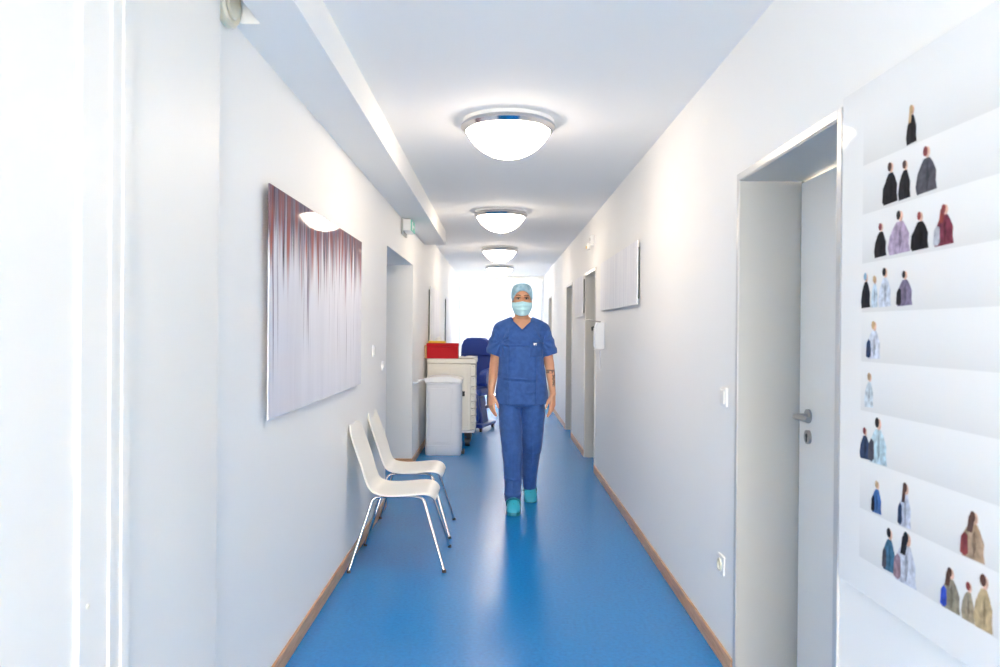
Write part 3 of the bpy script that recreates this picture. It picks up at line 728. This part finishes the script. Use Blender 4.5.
# scrub top
def scrub_top():
    b = B()
    loft(b, [(.006,.01,.815,.214,.140,2.4),(.004,.01,.90,.208,.138,2.4),(.002,.01,1.00,.192,.132,2.3),(0,.008,1.10,.180,.128,2.3),(0,.005,1.20,.176,.128,2.3),
             (0,.003,1.30,.182,.128,2.3),(0,.003,1.37,.180,.120,2.2),(0,.008,1.42,.160,.100,2.1),(0,.015,1.46,.120,.080),(0,.02,1.492,.084,.064)], 56)
    for s in (-1, 1):
        cap(b, (s*.075, .018, 1.440), (s*.162, .012, 1.394), .056, .064, 24)
        R = []; b2 = [(.165, .010, 1.385, .062, .072), (.195, .010, 1.30, .062, .078), (.213, .008, 1.235, .060, .080), (.222, .006, 1.178, .058, .080)]
        loft(b, [(s*x, y, z, rx, ry, 2.2) for x, y, z, rx, ry in b2[::-1]], 32)
    o = obj('scrub_top', b, 'scrub', P); remesh(o, .0060, 7, .5)
    # soft folds and pressed creases
    me = o.data
    nrm = [v.normal.copy() for v in me.vertices]
    for v, nn in zip(me.vertices, nrm):
        p = v.co.copy(); f = 0
        f += .0035*noise.noise(Vector((p.x*9, p.y*9, p.z*5))) + .006*noise.noise(Vector((p.x*16, p.y*8, p.z*3.2 + 4)))*max(0, min(1, (1.25-p.z)/.2))
        if nn.y < -.2:
            g = lambda d, w: math.exp(-(d/w)**2)
            f += .006*g(p.z - (1.012 - .06*p.x), .009)*g(p.x, .12) - .005*g(p.z - (.994 - .06*p.x), .010)*g(p.x, .13)
            f += .004*g(p.x + .098, .008)*(p.z < 1.40) + .004*g(p.x - .105, .008)*(p.z < 1.30)
            f += .004*g(p.z - 1.275, .007)*(abs(p.x) < .16) - .003*g(p.z - 1.262, .008)*(abs(p.x) < .16)
            f += .004*g(p.z - .90 - .1*p.x, .010)*g(p.x - .05, .08)
        for s in (-1, 1):   # folds radiating from the armpit
            q = Vector((p.x - s*.16, 0, p.z - 1.30)); a = math.atan2(q.z, q.x*s)
            f += .004*math.sin(a*9)*math.exp(-(q.length/.10)**2)
        v.co = p + nn*f*1.7
        if abs(p.x) > .165 and p.z < 1.26: v.co.z += (abs(p.x)-.165)*.30*min(1, (1.26-p.z)/.05)
    # neck opening: V cut and throat
    c = B(); prism(c, [(-.098, 1.56), (.098, 1.56), (.092, 1.485), (.060, 1.452), (.010, 1.402), (.0, 1.396), (-.010, 1.402), (-.060, 1.452), (-.092, 1.485)], -.30, -.035, 'Y')
    co = obj('cutter', c, 'scrub'); c = B(); lathe(c, [(.080, 1.44), (.088, 1.56)], (0, .012, 0), 48); c2_ = obj('cutter2', c, 'scrub')
    co.location = c2_.location = (PX, PY, 0)
    for k in (co, c2_):
        bo = o.modifiers.new('b', 'BOOLEAN'); bo.object = k; bo.operation = 'DIFFERENCE'; bo.solver = 'MANIFOLD'
    bake(o)
    for k in (co, c2_): bpy.data.objects.remove(k)
    return o
top = scrub_top()
def ray_y(o, x, z):
    ok, loc, nn, _ = o.ray_cast(Vector((x, -1, z)), Vector((0, 1, 0)))
    return loc.y if ok else -.12
# V-neck binding that follows the cloth
pts = []
for (x, z) in [(-.094, 1.478), (-.078, 1.466), (-.062, 1.450), (-.045, 1.434), (-.028, 1.417), (-.012, 1.400), (0, 1.391), (.012, 1.400), (.028, 1.417), (.045, 1.434), (.062, 1.450), (.078, 1.466), (.094, 1.478)]:
    pts.append((x*1.05, ray_y(top, x*1.10, z-.007) - .001, z))
b = B(); tube(b, pts, .0055, 8); obj('neck_binding', b, 'scrubseam', top, smooth=True)
# chest pocket with its small white emblem
def patch(x0, x1, z0, z1, off, nx=10, nz=8):
    b = B(); G = []
    for i in range(nx+1):
        row = []
        for j in range(nz+1):
            x = x0+(x1-x0)*i/nx; z = z0+(z1-z0)*j/nz; row.append(b.verts.new((x, ray_y(top, x, z)-off, z)))
        G.append(row)
    for i in range(nx):
        for j in range(nz): b.faces.new((G[i][j], G[i+1][j], G[i+1][j+1], G[i][j+1]))
    return b
b = patch(.063, .165, 1.185, 1.295, .004); pk = obj('chest_pocket', b, 'scrub', top, smooth=True); so = pk.modifiers.new('s', 'SOLIDIFY'); so.thickness = .004; so.offset = 0
b = patch(.063, .165, 1.275, 1.280, .0085, 10, 1); o = obj('pocket_hem', b, 'scrubseam', pk, smooth=True); so = o.modifiers.new('s', 'SOLIDIFY'); so.thickness = .002
b = patch(.088, .112, 1.276, 1.292, .011, 2, 2); o = obj('white_emblem', b, 'paper', pk); so = o.modifiers.new('s', 'SOLIDIFY'); so.thickness = .002
# trousers
def trousers():
    b = B()
    loft(b, [(0,.015,.79,.165,.11,2.3),(0,.015,.80,.180,.120,2.3),(0,.015,.88,.176,.118,2.2),(0,.015,.98,.150,.105)], 48)
    loft(b, [(-.059,-.055,.066,.064,.088,2.4),(-.060,-.050,.20,.069,.084),(-.065,-.055,.35,.075,.084),(-.071,-.055,.48,.081,.088),(-.080,-.03,.62,.087,.094),(-.088,0,.76,.091,.105),(-.085,.015,.84,.092,.11)], 44)
    loft(b, [(.083,.285,.105,.053,.074,2.4,.20),(.081,.235,.20,.060,.076),(.082,.14,.36,.075,.084),(.086,.065,.48,.084,.088),(.090,.03,.62,.092,.096),(.094,.015,.76,.098,.105),(.085,.015,.84,.092,.11)], 44)
    o = obj('scrub_trousers', b, 'scrub', P); remesh(o, .006, 5, .5)
    g = lambda d, w: math.exp(-(d/w)**2)
    nrm = [v.normal.copy() for v in o.data.vertices]
    for v, nn in zip(o.data.vertices, nrm):
        p = v.co.copy()
        f = .005*noise.noise(Vector((p.x*14, p.y*10, p.z*4))) + .003*noise.noise(Vector((p.x*25, p.y*20, p.z*14)))
        if p.x < .01 and nn.y < 0:
            f += .005*g(p.z-.245+.1*(p.x+.06), .008) - .004*g(p.z-.232, .008) + .004*g(p.z-.45, .008) + .004*g(p.x+.066, .006)
            f += .005*math.sin(p.z*120)*g(p.z-.11, .035)
        if p.x > .01 and nn.y < 0: f += .005*g(p.x-.088, .007) + .004*g(p.z-.42, .01)
        v.co = p + nn*f
    return o
trousers()
# cap
def cap_piece():
    b = B(); nu, nv = 64, 18; G = []
    for i in range(nu):
        a = 2*PI*i/nu; ca, sa = math.cos(a), math.sin(a)      # sa<0 is the face side
        edge = 1.600 - .03*max(0, sa) + (.092*max(0, -sa)**1.05)
        ph1 = math.acos(max(-1, min(1, (edge-1.660)/.094)))
        row = []
        for j in range(1, nv+1):
            ph = ph1*j/nv; k = math.sin(ph)**.62
            w = 1 + .018*math.sin(a*17 + j*.4)*(j/nv)**1.3 + .02*(j/nv)*noise.noise(Vector((ca*3, sa*3, ph*4)))
            if j == nv: w *= .965
            row.append(b.verts.new((.0815*k*w*ca, .015 + .104*k*w*sa, 1.660 + .094*(math.cos(ph) if math.cos(ph) < 0 else math.cos(ph)**.85))))
        G.append(row)
    c = b.verts.new((0, .015, 1.7535))
    for i in range(nu):
        A, D = G[i], G[(i+1) % nu]; b.faces.new((c, A[0], D[0]))
        for j in range(nv-1): b.faces.new((A[j], A[j+1], D[j+1], D[j]))
    pts = [G[i][-1].co.copy() for i in range(nu)]
    o = obj('surgical_cap', b, 'cap', P, smooth=True)
    so = o.modifiers.new('s', 'SOLIDIFY'); so.thickness = .003; so.offset = 1
    b = B(); tube(b, pts+[pts[0]], .0032, 6); obj('elastic_band', b, 'cap', o, smooth=True)
cap_piece()
# mask
def mask():
    b = B(); nu, nv = 24, 20; G = []
    for i in range(nu+1):
        u = -1 + 2*i/nu; row = []
        for j in range(nv+1):
            v = j/nv                                    # 0 bottom, 1 top
            w = .056 + .023*min(1, v*1.7)               # half width
            z = 1.498 + v*(.110 + .005*math.exp(-(u/.22)**2) - .002*abs(u)) + .018*(1-v)*u*u
            x = w*u
            front = -.103 - .018*math.sin(PI*min(1, v*1.02))**.8 - .012*math.exp(-(u/.3)**2)*v
            y = front + (.085*abs(u)**2.2)
            y += .0042*math.cos(v*PI*7)*(1-u*u)*(v < .9)
            row.append(b.verts.new((x, y, z)))
        G.append(row)
    for i in range(nu):
        for j in range(nv): b.faces.new((G[i][j], G[i+1][j], G[i+1][j+1], G[i][j+1]))
    ends = [(G[0][1].co.copy(), G[0][-1].co.copy()), (G[-1][1].co.copy(), G[-1][-1].co.copy())]
    o = obj('face_mask', b, 'mask', P, smooth=True); so = o.modifiers.new('s', 'SOLIDIFY'); so.thickness = .002
    for s, (lo, hi) in zip((-1, 1), ends):
        b = B(); tube(b, [hi, (s*.080, -.01, 1.640), (s*.084, .022, 1.630), (s*.082, .02, 1.595), (s*.066, -.01, 1.575), lo], .0016, 8, .012); obj('ear_loop', b, 'paper', o, smooth=True)
mask()
# clogs
def clog(side, toe, pitch):
    """local frame: toe at y=0, heel at y=.27, sole on z=0; pitched about the toe"""
    def place(b):
        bmesh.ops.rotate(b, verts=b.verts, cent=(0, .07, 0), matrix=Matrix.Rotation(pitch, 3, 'X'))
        bmesh.ops.translate(b, verts=b.verts, vec=toe); return b
    st = [(0, .020), (.012, .036), (.035, .049), (.07, .056), (.11, .054), (.15, .047), (.19, .043), (.23, .041), (.255, .034), (.268, .018)]
    b = B(); n = len(st); L = []
    outline = [(-w, y) for y, w in st] + [(w, y) for y, w in reversed(st)]
    prism(b, outline, 0, .026, 'Z'); place(b); sole = None
    up = B(); R = []; hs = [.032, .048, .062, .076, .092, .108, .112]
    ys = [0.003, .015, .035, .065, .10, .135, .155]; ws = [.018, .036, .049, .0555, .054, .0485, .045]
    for y, w, h in zip(ys, ws, hs):
        R.append([up.verts.new((w*math.cos(PI*k/16)*(1 if k not in (0, 16) else 1.0), y, .026 + (h-.026)*math.sin(PI*k/16)**.62)) for k in range(17)])
    for a, c in zip(R, R[1:]):
        for k in range(16): up.faces.new((a[k], a[k+1], c[k+1], c[k]))
    up.faces.new(R[0]); 
    # heel cup
    R2 = []
    for y, w, h in zip([.155, .19, .225, .25, .266], [.045, .0435, .041, .034, .018], [.060, .050, .050, .052, .050]):
        R2.append((y, w, h))
    prev = None
    path = [(-w, y, h) for y, w, h in R2] + [(w, y, h) for y, w, h in reversed(R2)]
    for x, y, h in path:
        cur = (up.verts.new((x, y, .024)), up.verts.new((x*.97, y, h)))
        if prev: up.faces.new((prev[0], cur[0], cur[1], prev[1]))
        prev = cur
    place(up); o = obj('clog', up, 'teal', P, smooth='auto'); so = o.modifiers.new('s', 'SOLIDIFY'); so.thickness = .005; so.offset = -1
    obj('sole', b, 'tealdark', o, smooth='auto', bevel=.004)
    s_ = B(); tube(s_, [(-.050, .15, .045), (-.050, .135, .085), (-.026, .118, .104), (0, .112, .110), (.026, .118, .104), (.050, .135, .085), (.050, .15, .045)], .0075, 10, .02); place(s_); obj('strap', s_, 'tealdark', o, smooth=True)
    for k, (hx, hy) in enumerate([(-.026, .075), (0, .065), (.026, .075), (-.02, .05), (.02, .05)]):
        h = B(); zz = .0795 - .02*abs(hx)/.026 - (.012 if hy < .06 else 0)
        ell(h, (hx, hy, zz), (.0045, .0045, .003), 10); place(h); obj('vent_hole', h, 'tealdark', o, smooth=True)
clog(-1, (-.058, -.295, 0), .0)
clog(1, (.088, .150, .0), .30)

# ------------------------------------------------------------------ light and camera
W = bpy.data.worlds.new('daylight'); S.world = W; W.use_nodes = True
bg = W.node_tree.nodes['Background']; bg.inputs[0].default_value = (1, .905, .775, 1); bg.inputs[1].default_value = 8.3

cam = bpy.data.cameras.new('camera'); co = bpy.data.objects.new('camera', cam); C.objects.link(co)
cam.lens = 27; cam.sensor_width = 36; cam.clip_start = .02
co.matrix_world = Matrix.Translation((0, 0, 1.39)) @ Matrix.Rotation(-.002, 4, 'Z') @ Matrix.Rotation(PI/2 - .0047, 4, 'X') @ Matrix.Rotation(.008, 4, 'Z')
cam.dof.use_dof = True; cam.dof.focus_distance = 5.7; cam.dof.aperture_fstop = 4.5
S.camera = co
S.view_settings.view_transform = 'Standard'; S.view_settings.look = 'None'; S.view_settings.gamma = 1
S.view_settings.use_curve_mapping = False; S.view_settings.exposure = 1.5
S.cycles.max_bounces = 14; S.cycles.diffuse_bounces = 10; S.cycles.glossy_bounces = 6; S.cycles.transparent_max_bounces = 16
S.cycles.use_denoising = True; S.cycles.sample_clamp_indirect = 8.
